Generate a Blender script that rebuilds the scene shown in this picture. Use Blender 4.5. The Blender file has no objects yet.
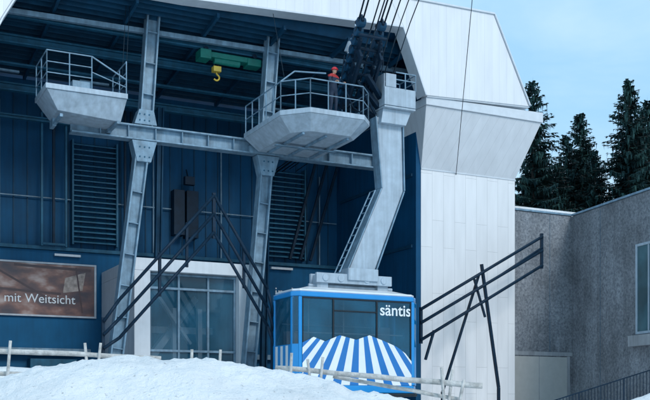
import bpy, bmesh, math, random
from mathutils import Vector, Matrix, noise
random.seed(7)
V=Vector
scene=bpy.context.scene
COL=bpy.context.collection
PHI=math.atan(0.5)
ORG=V((0,44,0))
ROT=Matrix.Rotation(PHI,4,'Z')
def W(s,t,z): return ORG+(ROT@V((s,t,z)))

# ---------------------------------------------------------------- materials
def base_mat(name):
    m=bpy.data.materials.new(name); m.use_nodes=True
    nt=m.node_tree; b=nt.nodes['Principled BSDF']
    return m,nt,b
def mat(name,c,rough=.5,metal=0,nscale=3.0,namt=.15,bump=.05,bscale=None,streak=0.0,coat=0,spec=.5):
    m,nt,b=base_mat(name)
    N=nt.nodes; L=nt.links
    tc=N.new('ShaderNodeTexCoord')
    n=N.new('ShaderNodeTexNoise'); n.inputs['Scale'].default_value=nscale; n.inputs['Detail'].default_value=3; n.inputs['Roughness'].default_value=.6
    L.new(tc.outputs['Object'],n.inputs['Vector'])
    r=N.new('ShaderNodeMapRange'); r.inputs[1].default_value=.3; r.inputs[2].default_value=.7
    r.inputs[3].default_value=1-namt; r.inputs[4].default_value=1+namt
    L.new(n.outputs[0],r.inputs[0])
    mx=N.new('ShaderNodeMix'); mx.data_type='RGBA'; mx.blend_type='MULTIPLY'; mx.inputs[0].default_value=1
    mx.inputs[6].default_value=(*c,1)
    L.new(r.outputs[0],mx.inputs[7])
    out=mx.outputs[2]
    if streak>0:
        mp=N.new('ShaderNodeMapping'); mp.inputs['Scale'].default_value=(6,6,.35)
        L.new(tc.outputs['Object'],mp.inputs['Vector'])
        n2=N.new('ShaderNodeTexNoise'); n2.inputs['Scale'].default_value=1; n2.inputs['Detail'].default_value=3
        L.new(mp.outputs[0],n2.inputs['Vector'])
        r2=N.new('ShaderNodeMapRange'); r2.inputs[1].default_value=.35; r2.inputs[2].default_value=.65
        r2.inputs[3].default_value=1-streak; r2.inputs[4].default_value=1
        L.new(n2.outputs[0],r2.inputs[0])
        m2=N.new('ShaderNodeMix'); m2.data_type='RGBA'; m2.blend_type='MULTIPLY'; m2.inputs[0].default_value=1
        L.new(out,m2.inputs[6]); L.new(r2.outputs[0],m2.inputs[7]); out=m2.outputs[2]
    L.new(out,b.inputs['Base Color'])
    b.inputs['Roughness'].default_value=rough
    b.inputs['Metallic'].default_value=metal
    b.inputs['Specular IOR Level'].default_value=spec
    if coat: b.inputs['Coat Weight'].default_value=coat; b.inputs['Coat Roughness'].default_value=.08
    if bump>0.06:
        nb=N.new('ShaderNodeTexNoise'); nb.inputs['Scale'].default_value=bscale or nscale*6; nb.inputs['Detail'].default_value=4
        L.new(tc.outputs['Object'],nb.inputs['Vector'])
        bp=N.new('ShaderNodeBump'); bp.inputs['Strength'].default_value=bump; bp.inputs['Distance'].default_value=.05
        L.new(nb.outputs[0],bp.inputs['Height']); L.new(bp.outputs[0],b.inputs['Normal'])
    return m
def panel_mat(name,c,width,row,mortar=.012,var=.05,rough=.45,mdark=.55):
    m,nt,b=base_mat(name); N=nt.nodes; L=nt.links
    tc=N.new('ShaderNodeTexCoord'); sp=N.new('ShaderNodeSeparateXYZ'); cb=N.new('ShaderNodeCombineXYZ')
    L.new(tc.outputs['Object'],sp.inputs[0]); L.new(sp.outputs['Z'],cb.inputs['X'])
    ad=N.new('ShaderNodeMath'); ad.operation='ADD'; L.new(sp.outputs['X'],ad.inputs[0]); L.new(sp.outputs['Y'],ad.inputs[1]); L.new(ad.outputs[0],cb.inputs['Y'])
    br=N.new('ShaderNodeTexBrick'); br.inputs['Scale'].default_value=1
    br.inputs['Brick Width'].default_value=width; br.inputs['Row Height'].default_value=row
    br.inputs['Mortar Size'].default_value=mortar; br.inputs['Mortar Smooth'].default_value=.1
    br.offset=.37; br.offset_frequency=2
    br.inputs['Color1'].default_value=(*[x*(1-var) for x in c],1); br.inputs['Color2'].default_value=(*[min(1,x*(1+var)) for x in c],1)
    br.inputs['Mortar'].default_value=(*[x*mdark for x in c],1)
    L.new(cb.outputs[0],br.inputs['Vector'])
    n=N.new('ShaderNodeTexNoise'); n.inputs['Scale'].default_value=1; n.inputs['Detail'].default_value=3
    mp=N.new('ShaderNodeMapping'); mp.inputs['Scale'].default_value=(3,3,.4); L.new(tc.outputs['Object'],mp.inputs[0]); L.new(mp.outputs[0],n.inputs['Vector'])
    r=N.new('ShaderNodeMapRange'); r.inputs[1].default_value=.3; r.inputs[2].default_value=.7; r.inputs[3].default_value=.93; r.inputs[4].default_value=1.03; L.new(n.outputs[0],r.inputs[0])
    mx=N.new('ShaderNodeMix'); mx.data_type='RGBA'; mx.blend_type='MULTIPLY'; mx.inputs[0].default_value=1
    L.new(br.outputs['Color'],mx.inputs[6]); L.new(r.outputs[0],mx.inputs[7]); L.new(mx.outputs[2],b.inputs['Base Color'])
    b.inputs['Roughness'].default_value=rough
    bp=N.new('ShaderNodeBump'); bp.inputs['Strength'].default_value=.25; bp.inputs['Distance'].default_value=.02; bp.invert=True
    L.new(br.outputs['Fac'],bp.inputs['Height']); L.new(bp.outputs[0],b.inputs['Normal'])
    return m

M={}
M['clad']=panel_mat('white_metal_cladding',(.78,.78,.79),3.4,.62,.010,.02,mdark=.74)
M['fascia']=panel_mat('roof_fascia_metal',(.75,.76,.78),40,.42,.008,.015,mdark=.84)
M['hood']=panel_mat('shaded_hood_metal',(.69,.71,.74),40,.50,.008,.015,mdark=.8)  # darker than the fascia: shade on the down-tilted hood painted into the colour
M['trim']=mat('edge_trim',(.62,.66,.7),.4,namt=.06,bump=.02)
M['steel']=mat('haze_tinted_steel',(.20,.32,.42),.5,.1,nscale=2.5,namt=.25,bump=.08,streak=.25)  # galvanised grey with the blue tint of haze put into the colour
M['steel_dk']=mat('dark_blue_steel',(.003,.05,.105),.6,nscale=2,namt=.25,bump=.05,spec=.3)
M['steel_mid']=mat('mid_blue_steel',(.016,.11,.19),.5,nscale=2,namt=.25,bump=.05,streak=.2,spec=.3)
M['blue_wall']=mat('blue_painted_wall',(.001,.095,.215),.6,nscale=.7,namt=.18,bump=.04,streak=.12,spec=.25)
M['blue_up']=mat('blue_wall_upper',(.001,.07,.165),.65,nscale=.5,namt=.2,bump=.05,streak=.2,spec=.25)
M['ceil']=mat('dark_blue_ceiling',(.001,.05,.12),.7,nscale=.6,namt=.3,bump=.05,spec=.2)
M['black']=mat('haze_lifted_black',(.004,.020,.042),.5,nscale=4,namt=.3,bump=.04,spec=.22)  # black raised towards blue to paint in the haze over dark parts
M['white']=mat('white_paint',(.72,.76,.8),.4,nscale=1.5,namt=.06,bump=.02,streak=.08)
M['lgrey']=mat('light_grey_paint',(.40,.49,.57),.45,nscale=2.5,namt=.1,bump=.04,streak=.2)
M['cab_blue']=mat('cabin_blue_paint',(.003,.25,.62),.3,nscale=1.5,namt=.06,bump=.0,coat=.5)
M['cab_blue2']=mat('cabin_stripe_blue',(.004,.16,.48),.3,nscale=1.5,namt=.06,bump=.0,coat=.5)
M['cab_white']=mat('cabin_white_paint',(.78,.82,.85),.3,nscale=1.5,namt=.05,bump=.0,coat=.4)
M['rubber']=mat('rubber',(.012,.02,.028),.6,spec=.3)
M['green']=mat('green_hoist',(.005,.17,.13),.5,namt=.2)
M['yellow']=mat('yellow_hook',(.6,.42,.05),.45,namt=.2)
M['rope']=mat('steel_rope',(.014,.032,.05),.5,metal=.2,spec=.3)
M['wood']=mat('weathered_wood',(.50,.49,.47),.8,nscale=5,namt=.35,bump=.5,bscale=25)
M['conc']=mat('smooth_concrete',(.32,.34,.36),.85,nscale=1.5,namt=.15,bump=.3,bscale=12,streak=.2)
M['door']=mat('greige_door',(.44,.44,.42),.5,namt=.05,bump=.02)
M['skin']=mat('skin',(.5,.29,.2),.5,bump=0)
M['red']=mat('red_jacket',(.42,.03,.03),.7,nscale=8,namt=.15)
M['helmet']=mat('red_helmet',(.62,.02,.03),.3,bump=0)
M['navy']=mat('navy_workwear',(.015,.03,.06),.8)
M['boot']=mat('boot_leather',(.02,.016,.012),.6)
M['reflect']=mat('reflective_band',(.6,.62,.5),.4)
M['bark']=mat('bark',(.05,.045,.04),.9,nscale=6,namt=.3)

def conc_mat():
    m,nt,b=base_mat('rough_concrete'); N=nt.nodes; L=nt.links
    tc=N.new('ShaderNodeTexCoord')
    n=N.new('ShaderNodeTexNoise'); n.inputs['Scale'].default_value=.55; n.inputs['Detail'].default_value=4; L.new(tc.outputs['Object'],n.inputs[0])
    f=N.new('ShaderNodeTexNoise'); f.inputs['Scale'].default_value=8; f.inputs['Detail'].default_value=5; f.inputs['Roughness'].default_value=.75; L.new(tc.outputs['Object'],f.inputs[0])
    cr=N.new('ShaderNodeValToRGB'); e=cr.color_ramp.elements; e[0].position=.34; e[0].color=(.11,.125,.15,1); e[1].position=.68; e[1].color=(.33,.35,.375,1)
    x=e.new(.5); x.color=(.215,.235,.26,1)
    L.new(f.outputs[0],cr.inputs[0])
    r=N.new('ShaderNodeMapRange'); r.inputs[1].default_value=.35; r.inputs[2].default_value=.65; r.inputs[3].default_value=.78; r.inputs[4].default_value=1.18; L.new(n.outputs[0],r.inputs[0])
    mp=N.new('ShaderNodeMapping'); mp.inputs['Scale'].default_value=(2.2,2.2,.14); L.new(tc.outputs['Object'],mp.inputs[0])
    n2=N.new('ShaderNodeTexNoise'); n2.inputs['Scale'].default_value=1; n2.inputs['Detail'].default_value=3; L.new(mp.outputs[0],n2.inputs[0])
    r2=N.new('ShaderNodeMapRange'); r2.inputs[1].default_value=.4; r2.inputs[2].default_value=.62; r2.inputs[3].default_value=.85; r2.inputs[4].default_value=1.06; L.new(n2.outputs[0],r2.inputs[0])
    mu=N.new('ShaderNodeMath'); mu.operation='MULTIPLY'; L.new(r.outputs[0],mu.inputs[0]); L.new(r2.outputs[0],mu.inputs[1])
    mx=N.new('ShaderNodeMix'); mx.data_type='RGBA'; mx.blend_type='MULTIPLY'; mx.inputs[0].default_value=1
    L.new(cr.outputs[0],mx.inputs[6]); L.new(mu.outputs[0],mx.inputs[7]); L.new(mx.outputs[2],b.inputs['Base Color']); b.inputs['Roughness'].default_value=.92
    bp=N.new('ShaderNodeBump'); bp.inputs['Strength'].default_value=.9; bp.inputs['Distance'].default_value=.06; L.new(f.outputs[0],bp.inputs['Height']); L.new(bp.outputs[0],b.inputs['Normal'])
    return m
M['concA']=conc_mat()

def glass_mat(name,c,rough=.04,alpha=1):
    m,nt,b=base_mat(name); N=nt.nodes; L=nt.links
    tc=N.new('ShaderNodeTexCoord'); n=N.new('ShaderNodeTexNoise'); n.inputs['Scale'].default_value=.6; n.inputs['Detail'].default_value=3
    L.new(tc.outputs['Object'],n.inputs[0])
    cr=N.new('ShaderNodeValToRGB'); cr.color_ramp.elements[0].position=.35; cr.color_ramp.elements[1].position=.7
    cr.color_ramp.elements[0].color=(*[x*.6 for x in c],1); cr.color_ramp.elements[1].color=(*[x*1.4 for x in c],1)
    L.new(n.outputs[0],cr.inputs[0]); L.new(cr.outputs[0],b.inputs['Base Color'])
    b.inputs['Roughness'].default_value=rough; b.inputs['Specular IOR Level'].default_value=.7
    b.inputs['IOR'].default_value=1.52; b.inputs['Alpha'].default_value=alpha
    bp=N.new('ShaderNodeBump'); bp.inputs['Strength'].default_value=.06; L.new(n.outputs[0],bp.inputs['Height']); L.new(bp.outputs[0],b.inputs['Normal'])
    return m
M['glass']=glass_mat('cabin_glass',(.008,.09,.16),alpha=.7)
M['glass_door']=glass_mat('entrance_glass',(.03,.13,.21),alpha=.55)
M['glass_win']=glass_mat('window_glass',(.05,.13,.16))

def snow_mat():
    m,nt,b=base_mat('snow'); N=nt.nodes; L=nt.links
    tc=N.new('ShaderNodeTexCoord')
    n=N.new('ShaderNodeTexNoise'); n.inputs['Scale'].default_value=.9; n.inputs['Detail'].default_value=6; L.new(tc.outputs['Object'],n.inputs[0])
    cr=N.new('ShaderNodeValToRGB'); cr.color_ramp.elements[0].position=.3; cr.color_ramp.elements[0].color=(.74,.75,.76,1)
    cr.color_ramp.elements[1].position=.6; cr.color_ramp.elements[1].color=(.90,.90,.90,1)
    L.new(n.outputs[0],cr.inputs[0])
    g=N.new('ShaderNodeTexNoise'); g.inputs['Scale'].default_value=14; g.inputs['Detail'].default_value=4; L.new(tc.outputs['Object'],g.inputs[0])
    gr=N.new('ShaderNodeMapRange'); gr.inputs[1].default_value=.64; gr.inputs[2].default_value=.76; gr.inputs[3].default_value=1; gr.inputs[4].default_value=.5; L.new(g.outputs[0],gr.inputs[0])
    mx=N.new('ShaderNodeMix'); mx.data_type='RGBA'; mx.blend_type='MULTIPLY'; mx.inputs[0].default_value=1
    L.new(cr.outputs[0],mx.inputs[6]); L.new(gr.outputs[0],mx.inputs[7]); L.new(mx.outputs[2],b.inputs['Base Color'])
    b.inputs['Roughness'].default_value=.7
    nb=N.new('ShaderNodeTexNoise'); nb.inputs['Scale'].default_value=9; nb.inputs['Detail'].default_value=6; nb.inputs['Roughness'].default_value=.65; L.new(tc.outputs['Object'],nb.inputs[0])
    bp=N.new('ShaderNodeBump'); bp.inputs['Strength'].default_value=.9; bp.inputs['Distance'].default_value=.08
    L.new(nb.outputs[0],bp.inputs['Height']); L.new(bp.outputs[0],b.inputs['Normal'])
    return m
M['snow']=snow_mat()
def needles():
    m,nt,b=base_mat('spruce_needles'); N=nt.nodes; L=nt.links
    g=N.new('ShaderNodeTexCoord'); n=N.new('ShaderNodeTexNoise'); n.inputs['Scale'].default_value=1.2; n.inputs['Detail'].default_value=3; L.new(g.outputs['Object'],n.inputs[0])
    cr=N.new('ShaderNodeValToRGB'); cr.color_ramp.elements[0].position=.35; cr.color_ramp.elements[0].color=(.010,.036,.042,1)
    cr.color_ramp.elements[1].position=.7; cr.color_ramp.elements[1].color=(.028,.075,.068,1)
    L.new(n.outputs[0],cr.inputs[0]); L.new(cr.outputs[0],b.inputs['Base Color']); b.inputs['Roughness'].default_value=.85; b.inputs['Specular IOR Level'].default_value=.2
    return m
M['needle']=needles()

# ---------------------------------------------------------------- builders
class Part:
    def __init__(s,name,mt,bevel=0,smooth=False):
        s.name=name; s.mat=mt; s.bm=bmesh.new(); s.bevel=bevel; s.smooth=smooth
    def hexa(s,p):
        v=[s.bm.verts.new(x) for x in p]
        for f in ((3,2,1,0),(4,5,6,7),(0,1,5,4),(1,2,6,5),(2,3,7,6),(3,0,4,7)): s.bm.faces.new([v[i] for i in f])
        return s
    def box(s,x,y,z):
        return s.hexa([(x[0],y[0],z[0]),(x[1],y[0],z[0]),(x[1],y[1],z[0]),(x[0],y[1],z[0]),(x[0],y[0],z[1]),(x[1],y[0],z[1]),(x[1],y[1],z[1]),(x[0],y[1],z[1])])
    def prism(s,poly,t0,t1):
        a=[s.bm.verts.new((p[0],t0,p[1])) for p in poly]; b=[s.bm.verts.new((p[0],t1,p[1])) for p in poly]
        n=len(poly); s.bm.faces.new(a); s.bm.faces.new(b[::-1])
        for i in range(n): s.bm.faces.new((a[i],b[i],b[(i+1)%n],a[(i+1)%n]))
        return s
    def vprism(s,poly,z0,z1):
        a=[s.bm.verts.new((p[0],p[1],z0)) for p in poly]; b=[s.bm.verts.new((p[0],p[1],z1)) for p in poly]
        n=len(poly); s.bm.faces.new(a[::-1]); s.bm.faces.new(b)
        for i in range(n): s.bm.faces.new((a[i],a[(i+1)%n],b[(i+1)%n],b[i]))
        return s
    def axes(s,p,q,side):
        d=(V(q)-V(p)).normalized(); sd=V(side); sd=(sd-d*sd.dot(d))
        if sd.length<1e-4: sd=d.orthogonal()
        sd.normalize(); o=d.cross(sd).normalized(); return d,sd,o
    def obox(s,p,q,w,h,side=(0,1,0),off=(0,0)):
        d,sd,o=s.axes(p,q,side); p=V(p)+o*off[0]+sd*off[1]; q=V(q)+o*off[0]+sd*off[1]
        c=[-o*w/2-sd*h/2,o*w/2-sd*h/2,o*w/2+sd*h/2,-o*w/2+sd*h/2]
        return s.hexa([p+x for x in c]+[q+x for x in c])
    def ibeam(s,p,q,w,h,side=(0,1,0),th=.07,stiff=0):
        s.obox(p,q,th,h,side,(w/2-th/2,0)); s.obox(p,q,th,h,side,(-w/2+th/2,0)); s.obox(p,q,w-2*th-.004,.05,side)
        if stiff:
            d,sd,o=s.axes(p,q,side); L=(V(q)-V(p)).length; k=stiff
            while k<L-.2:
                a=V(p)+d*k; s.obox(a,a+d*.04,w-2*th-.006,h*.9,side); k+=stiff
        return s
    def tube(s,p,q,r,n=10,r2=None):
        d,sd,o=s.axes(p,q,(0.13,.97,.2)); r2=r if r2 is None else r2
        a=[];b=[]
        for i in range(n):
            an=2*math.pi*i/n; e=sd*math.cos(an)+o*math.sin(an)
            a.append(s.bm.verts.new(V(p)+e*r)); b.append(s.bm.verts.new(V(q)+e*r2))
        s.bm.faces.new(a); s.bm.faces.new(b[::-1])
        for i in range(n): s.bm.faces.new((a[i],a[(i+1)%n],b[(i+1)%n],b[i]))
        return s
    def path(s,pts,r,n=8):
        for a,b in zip(pts[:-1],pts[1:]): s.tube(a,b,r,n)
        return s
    def quad(s,*p):
        s.bm.faces.new([s.bm.verts.new(x) for x in p]); return s
class Thing:
    def __init__(s,name,local=True):
        s.e=bpy.data.objects.new(name,None); COL.objects.link(s.e); s.e.empty_display_size=.5
        if local: s.e.location=ORG; s.e.rotation_euler=(0,0,PHI)
        s.parts=[]
    def part(s,name,mt,bevel=0,smooth=False):
        p=Part(name,M[mt],bevel,smooth); s.parts.append(p); return p
    def done(s):
        for p in s.parts:
            bmesh.ops.recalc_face_normals(p.bm,faces=p.bm.faces)
            me=bpy.data.meshes.new(p.name); p.bm.to_mesh(me); p.bm.free(); me.materials.append(p.mat)
            ob=bpy.data.objects.new(p.name,me); COL.objects.link(ob); ob.parent=s.e
            if p.smooth:
                for f in me.polygons: f.use_smooth=True
            if p.bevel:
                b=ob.modifiers.new('b','BEVEL'); b.width=p.bevel; b.segments=2; b.limit_method='ANGLE'
        return s
    def text(s,name,body,mt,loc,size,bold=0,extr=.004,rx=math.pi/2,spacing=1):
        cu=bpy.data.curves.new(name,'FONT'); cu.body=body; cu.size=size; cu.extrude=extr; cu.offset=bold; cu.space_character=spacing
        cu.materials.append(M[mt]); ob=bpy.data.objects.new(name,cu); COL.objects.link(ob); ob.parent=s.e
        ob.location=loc; ob.rotation_euler=(rx,0,0); return ob

# ================================================================ STATION
st=Thing('cable_car_station')
fa=st.part('roof_fascia','fascia',.02)
TOPZ=19.62
fa.prism([(-6.77,17.83),(3.24,18.38),(2.47,TOPZ+.0),(-15.6,TOPZ-1.0),(-15.2,17.5),(-12.8,17.75)],-1.3,-1.0)
fa.prism([(3.245,18.375),(4.44,15.49),(10.15,15.75),(8.12,19.74),(2.475,TOPZ)],-1.3,-1.0)
fa.prism([(-12.805,17.75),(-15.205,17.5),(-15.605,18.6),(-18,12),(-18,1),(-16,1),(-15.3,12.66),(-13.9,15.8)],-1.3,-1.0)
tr=st.part('opening_edge_trim','trim',.01)
def strip(pts,t0,t1,th):
    for a,b in zip(pts[:-1],pts[1:]):
        d=(V((b[0],0,b[1]))-V((a[0],0,a[1]))).normalized(); n=V((d.z,0,-d.x))*th
        A=V((a[0],0,a[1])); B=V((b[0],0,b[1]))
        tr.hexa([(A.x,t0,A.z),(B.x,t0,B.z),(B.x,t1,B.z),(A.x,t1,A.z),(A.x+n.x,t0,A.z+n.z),(B.x+n.x,t0,B.z+n.z),(B.x+n.x,t1,B.z+n.z),(A.x+n.x,t1,A.z+n.z)])
strip([(-12.8,17.745),(-6.77,17.825),(3.22,18.37)],-1.36,-.6,.07)
strip([(3.24,18.36),(4.43,15.5)],-1.36,-.6,.07)
strip([(-15.29,12.66),(-13.89,15.8),(-12.8,17.74)],-1.36,-.6,.07)
tr.obox((-15.6,-1.2,TOPZ-.97),(2.5,-1.2,TOPZ+.04),.08,.35)
tr.obox((2.5,-1.2,TOPZ+.04),(8.15,-1.2,19.78),.08,.35)
tr.obox((8.16,-1.2,19.76),(10.2,-1.2,15.78),.06,.35)
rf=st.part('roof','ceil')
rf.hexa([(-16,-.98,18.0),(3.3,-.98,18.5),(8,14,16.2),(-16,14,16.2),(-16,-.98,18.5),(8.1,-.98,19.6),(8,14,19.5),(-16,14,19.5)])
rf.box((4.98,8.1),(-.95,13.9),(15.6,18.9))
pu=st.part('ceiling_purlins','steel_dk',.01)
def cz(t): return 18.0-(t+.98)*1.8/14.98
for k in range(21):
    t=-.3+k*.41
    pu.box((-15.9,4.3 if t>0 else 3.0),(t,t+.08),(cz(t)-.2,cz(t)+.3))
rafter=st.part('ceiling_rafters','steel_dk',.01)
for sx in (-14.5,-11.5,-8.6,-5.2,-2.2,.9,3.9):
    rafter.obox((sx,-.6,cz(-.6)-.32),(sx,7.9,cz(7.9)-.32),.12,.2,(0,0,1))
cb=st.part('crane_beams','steel_mid',.01)
cb.ibeam((-15.9,3.2,16.65),(4.9,3.2,16.65),.36,.3)
cb.ibeam((-15.9,6.2,15.6),(4.9,6.2,15.6),.36,.3)
cb.ibeam((-15.9,1.6,17.1),(4.9,1.6,17.1),.28,.22)
cb.ibeam((-15.9,7.2,14.6),(4.9,7.2,14.6),.2,.2)
cb.box((-15.9,4.6),(4.6,4.9),(16.1,16.18))
cn=st.part('conduits_and_lamps','steel',.0)
for x0 in (-13.5,-9.6,-1.0,1.6): cn.box((x0,x0+1.3),(5.0,5.15),(15.9,15.98))
for x0,z0,z1 in ((-12.6,9,15.5),(-5.4,9,14.6),(-1.9,8.9,14.6),(3.6,8.9,13.6)): cn.tube((x0,7.85,z0),(x0,7.85,z1),.035,6)
cn.tube((-15.8,7.85,11.2),(4.6,7.85,11.2),.03,6)
bw=st.part('back_wall','blue_wall')
bw.box((-16,5.0),(7.7,8.4),(1.2,8.75))
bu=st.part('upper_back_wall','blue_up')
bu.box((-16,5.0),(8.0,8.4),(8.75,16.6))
lg=st.part('wall_ledge','steel_mid',.01)
lg.box((-15.9,4.9),(7.55,8.0),(8.76,8.92))
rs=st.part('wall_battens','steel_dk')
for k in range(34):
    x=-15.7+k*.62
    rs.box((x,x+.05),(7.95,7.998),(8.93,16.4))
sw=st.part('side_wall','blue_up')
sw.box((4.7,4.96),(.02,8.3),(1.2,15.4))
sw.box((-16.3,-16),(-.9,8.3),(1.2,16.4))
sd=st.part('side_wall_rails','steel_dk',.01)
for z in (5.5,8.9,12.2): sd.box((4.62,4.7),(.3,7.6),(z,z+.14))
lo=st.part('louvre_panels','steel_mid',.0)
def louvre(s0,s1,z0,z1):
    z=z0
    while z<z1:
        lo.hexa([(s0,7.62,z),(s1,7.62,z),(s1,7.9,z+.1),(s0,7.9,z+.1),(s0,7.62,z+.05),(s1,7.62,z+.05),(s1,7.9,z+.15),(s0,7.9,z+.15)]); z+=.24
    lo.box((s0-.08,s0-.005),(7.55,7.94),(z0-.1,z1+.1)); lo.box((s1+.005,s1+.08),(7.55,7.94),(z0-.1,z1+.1))
louvre(-9.3,-7.3,9.2,13.9); louvre(.5,2.6,9.2,13.7)
fr=st.part('door_track_frame','steel_mid',.01)
for a,b in (((-10.8,8.9),(-10.8,15)),((-9.7,8.9),(-9.7,15)),((-10.8,15),(-9.7,15)),((-10.8,9.0),(-9.7,9.0))):
    fr.obox((a[0],7.4,a[1]),(b[0],7.4,b[1]),.1,.12)
dk=st.part('dark_braces','black',.01)
for d in (0,.65,1.3):
    dk.obox((4.5-d,7.5,14.2),(2.9-d*.9,7.5,9.1),.13,.13)
for x in (-10.25,-6.9,-6.6):
    dk.obox((x,7.5,9),(x,7.5,15.6),.1,.14)
dk.box((-4.5,-3.95),(7.4,7.94),(9.9,12.1)); dk.box((-3.85,-3.25),(7.4,7.94),(9.8,12.1))
dk.box((-4.0,-3.5),(7.2,7.5),(12.35,12.75)); dk.obox((-3.75,7.5,12.7),(-3.75,7.8,13.2),.06,.06)
lp=st.part('wall_lamps','white')
lp.box((.7,1.9),(7.5,7.66),(8.55,8.66)); lp.box((-10.2,-9.0),(7.5,7.66),(8.5,8.6))
pl=st.part('wall_plinth','steel',.01)
pl.box((-15.9,-8.6),(7.2,7.69),(3.9,4.2)); pl.box((-2.3,4.6),(7.4,7.69),(3.9,4.15))
gp=st.part('grey_kiosk_panels','steel_mid',.01)
gp.box((-2.3,-1.2),(6.6,7.6),(1.3,6.2)); gp.box((-11.4,-9.3),(6.9,7.6),(1.3,3.7))
sf=st.part('steel_frame','steel',.012)
def column(bot,top,w,h=.5,stiff=1.3):
    sf.ibeam((bot[0],1,bot[1]),(top[0],1,top[1]),w,h,stiff=stiff)
column((-9.35,1.3),(-8.0,12.0),.56); column((-3.4,1.3),(-2.42,12.0),.56)
column((-7.84,13.1),(-7.5,18.0),.56); column((-2.45,13.1),(-2.05,18.35),.56)
sf.ibeam((-10.9,1,12.8),(3.4,1,12.8),.62,.52,stiff=1.15)
for sx in (-7.95,-2.42):
    sf.prism([(sx-.3,11.6),(sx+.3,11.6),(sx+.55,12.46),(sx-.5,12.46)],.72,1.28)
    sf.prism([(sx-.4,13.14),(sx+.55,13.14),(sx+.42,13.75),(sx-.2,13.75)],.72,1.28)
sf.obox((-15.8,1.2,17.0),(4.9,1.2,17.35),.2,.2)
bo_=st.part('frame_bolts','steel_mid')
for sx in (-7.95,-2.42):
    for dx in (-.25,0,.25):
        for z in (11.8,12.2,13.3,13.55): bo_.tube((sx+dx*.8+.02,.70,z),(sx+dx*.8+.02,.722,z),.035,6)
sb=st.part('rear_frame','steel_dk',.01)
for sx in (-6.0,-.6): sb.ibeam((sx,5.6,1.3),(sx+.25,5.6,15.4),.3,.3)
fl=st.part('floor_slab','conc',.02); fl.box((-16.2,4.9),(-.2,8.5),(.4,1.3))
tw=st.part('tower_cladding','clad',.02); tw.box((4.965,10.33),(0,6),(.3,12.55))
hd=st.part('tower_hood','hood',.02)
hd.hexa([(4.97,0,12.55),(10.32,0,12.55),(10.32,3,12.55),(4.97,3,12.55),(4.55,-1.1,15.12),(11.05,-1.1,15.12),(11.05,3.4,15.12),(4.55,3.4,15.12)])
ht=st.part('hood_gutter','trim',.02)
ht.hexa([(4.5,-1.18,15.125),(11.1,-1.18,15.125),(11.1,3.45,15.125),(4.5,3.45,15.125),(4.5,-1.18,15.47),(11.1,-1.18,15.60),(11.1,3.45,15.62),(4.5,3.45,15.55)])
tr.obox((4.5,-1.0,15.49),(10.2,-1.0,15.745),.1,.5,(0,1,0),(0,0))
wg=st.part('rear_wing','conc',.02)
wg.prism([(10.2,15.8),(13.5,15.8),(13.5,15.2),(11.9,11.7),(10.2,11.7)],3.5,6)
sm=st.part('tower_base_trim','trim'); sm.box((4.96,10.34),(-.03,-.002),(12.5,12.56))
pt=st.part('entrance_portal','white',.02)
pt.box((-8.0,-2.5),(2,7.6),(7.32,7.85)); pt.box((-8.0,-7.3),(2,7.6),(1.3,7.315)); pt.box((-3.25,-2.5),(2,7.6),(1.3,7.315))
pg=st.part('entrance_glass','glass_door'); pg.quad((-7.3,2.5,1.3),(-3.25,2.5,1.3),(-3.25,2.5,7.3),(-7.3,2.5,7.3))
pm=st.part('entrance_mullions','steel',.01)
for x in (-7.27,-5.95,-4.6,-3.35): pm.box((x,x+.09),(2.4,2.6),(1.3,7.3))
for z in (3.9,6.6,7.2): pm.box((-7.27,-3.26),(2.38,2.62),(z,z+.1))
pi=st.part('glass_reflection_bars','lgrey')  # pale bars behind the glass, slanted ones standing in for its diagonal reflections
for x in (-6.8,-5.6,-4.4): pi.box((x,x+.2),(4.2,4.5),(1.3,6.0))
pi.obox((-7.1,4,3.2),(-4.0,6,6.6),.3,.5); pi.box((-7.2,-3.4),(5,5.1),(4.9,5.2)); pi.obox((-6.9,3.4,6.9),(-4.8,4.2,4.4),.12,.3)
st.text('wall_lettering','im Winter','cab_white',(.95,7.68,7.15),.75)
st.done()

# ================================================================ poster
po=Thing('poster')
M['poster_frame']=mat('poster_frame',(.45,.5,.55),.4)
def poster_mat():
    m,nt,b=base_mat('poster_print'); N=nt.nodes; L=nt.links
    tc=N.new('ShaderNodeTexCoord'); mp=N.new('ShaderNodeMapping'); mp.inputs['Scale'].default_value=(.9,1,1.6); mp.inputs['Rotation'].default_value=(0,.35,0)
    L.new(tc.outputs['Object'],mp.inputs[0])
    n=N.new('ShaderNodeTexNoise'); n.inputs['Scale'].default_value=1.1; n.inputs['Detail'].default_value=3; L.new(mp.outputs[0],n.inputs[0])
    cr=N.new('ShaderNodeValToRGB'); e=cr.color_ramp.elements; e[0].position=.3; e[0].color=(.06,.05,.065,1); e[1].position=.72; e[1].color=(.5,.4,.37,1)
    x=e.new(.45); x.color=(.13,.075,.075,1); x=e.new(.56); x.color=(.25,.13,.105,1)
    L.new(n.outputs[0],cr.inputs[0])
    L.new(cr.outputs[0],b.inputs['Base Color']); b.inputs['Roughness'].default_value=.35
    return m
M['poster']=poster_mat()
po.part('print','poster').box((-13.2,-8.35),(7.6,7.66),(5.75,8.1))
p=po.part('frame','poster_frame',.005)
p.box((-13.3,-8.25),(7.57,7.69),(8.1,8.18)); p.box((-13.3,-8.25),(7.57,7.69),(5.67,5.75)); p.box((-8.345,-8.25),(7.57,7.69),(5.752,8.098)); 
M['roomlight']=mat('poster_pale_area',(.34,.28,.25),.4,namt=.5,nscale=4)
p=po.part('printed_window_area','roomlight'); p.hexa([(-9.8,7.592,6.8),(-8.9,7.592,6.95),(-8.9,7.598,6.95),(-9.8,7.598,6.8),(-9.7,7.592,7.5),(-8.75,7.592,7.8),(-8.75,7.598,7.8),(-9.7,7.598,7.5)])
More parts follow.
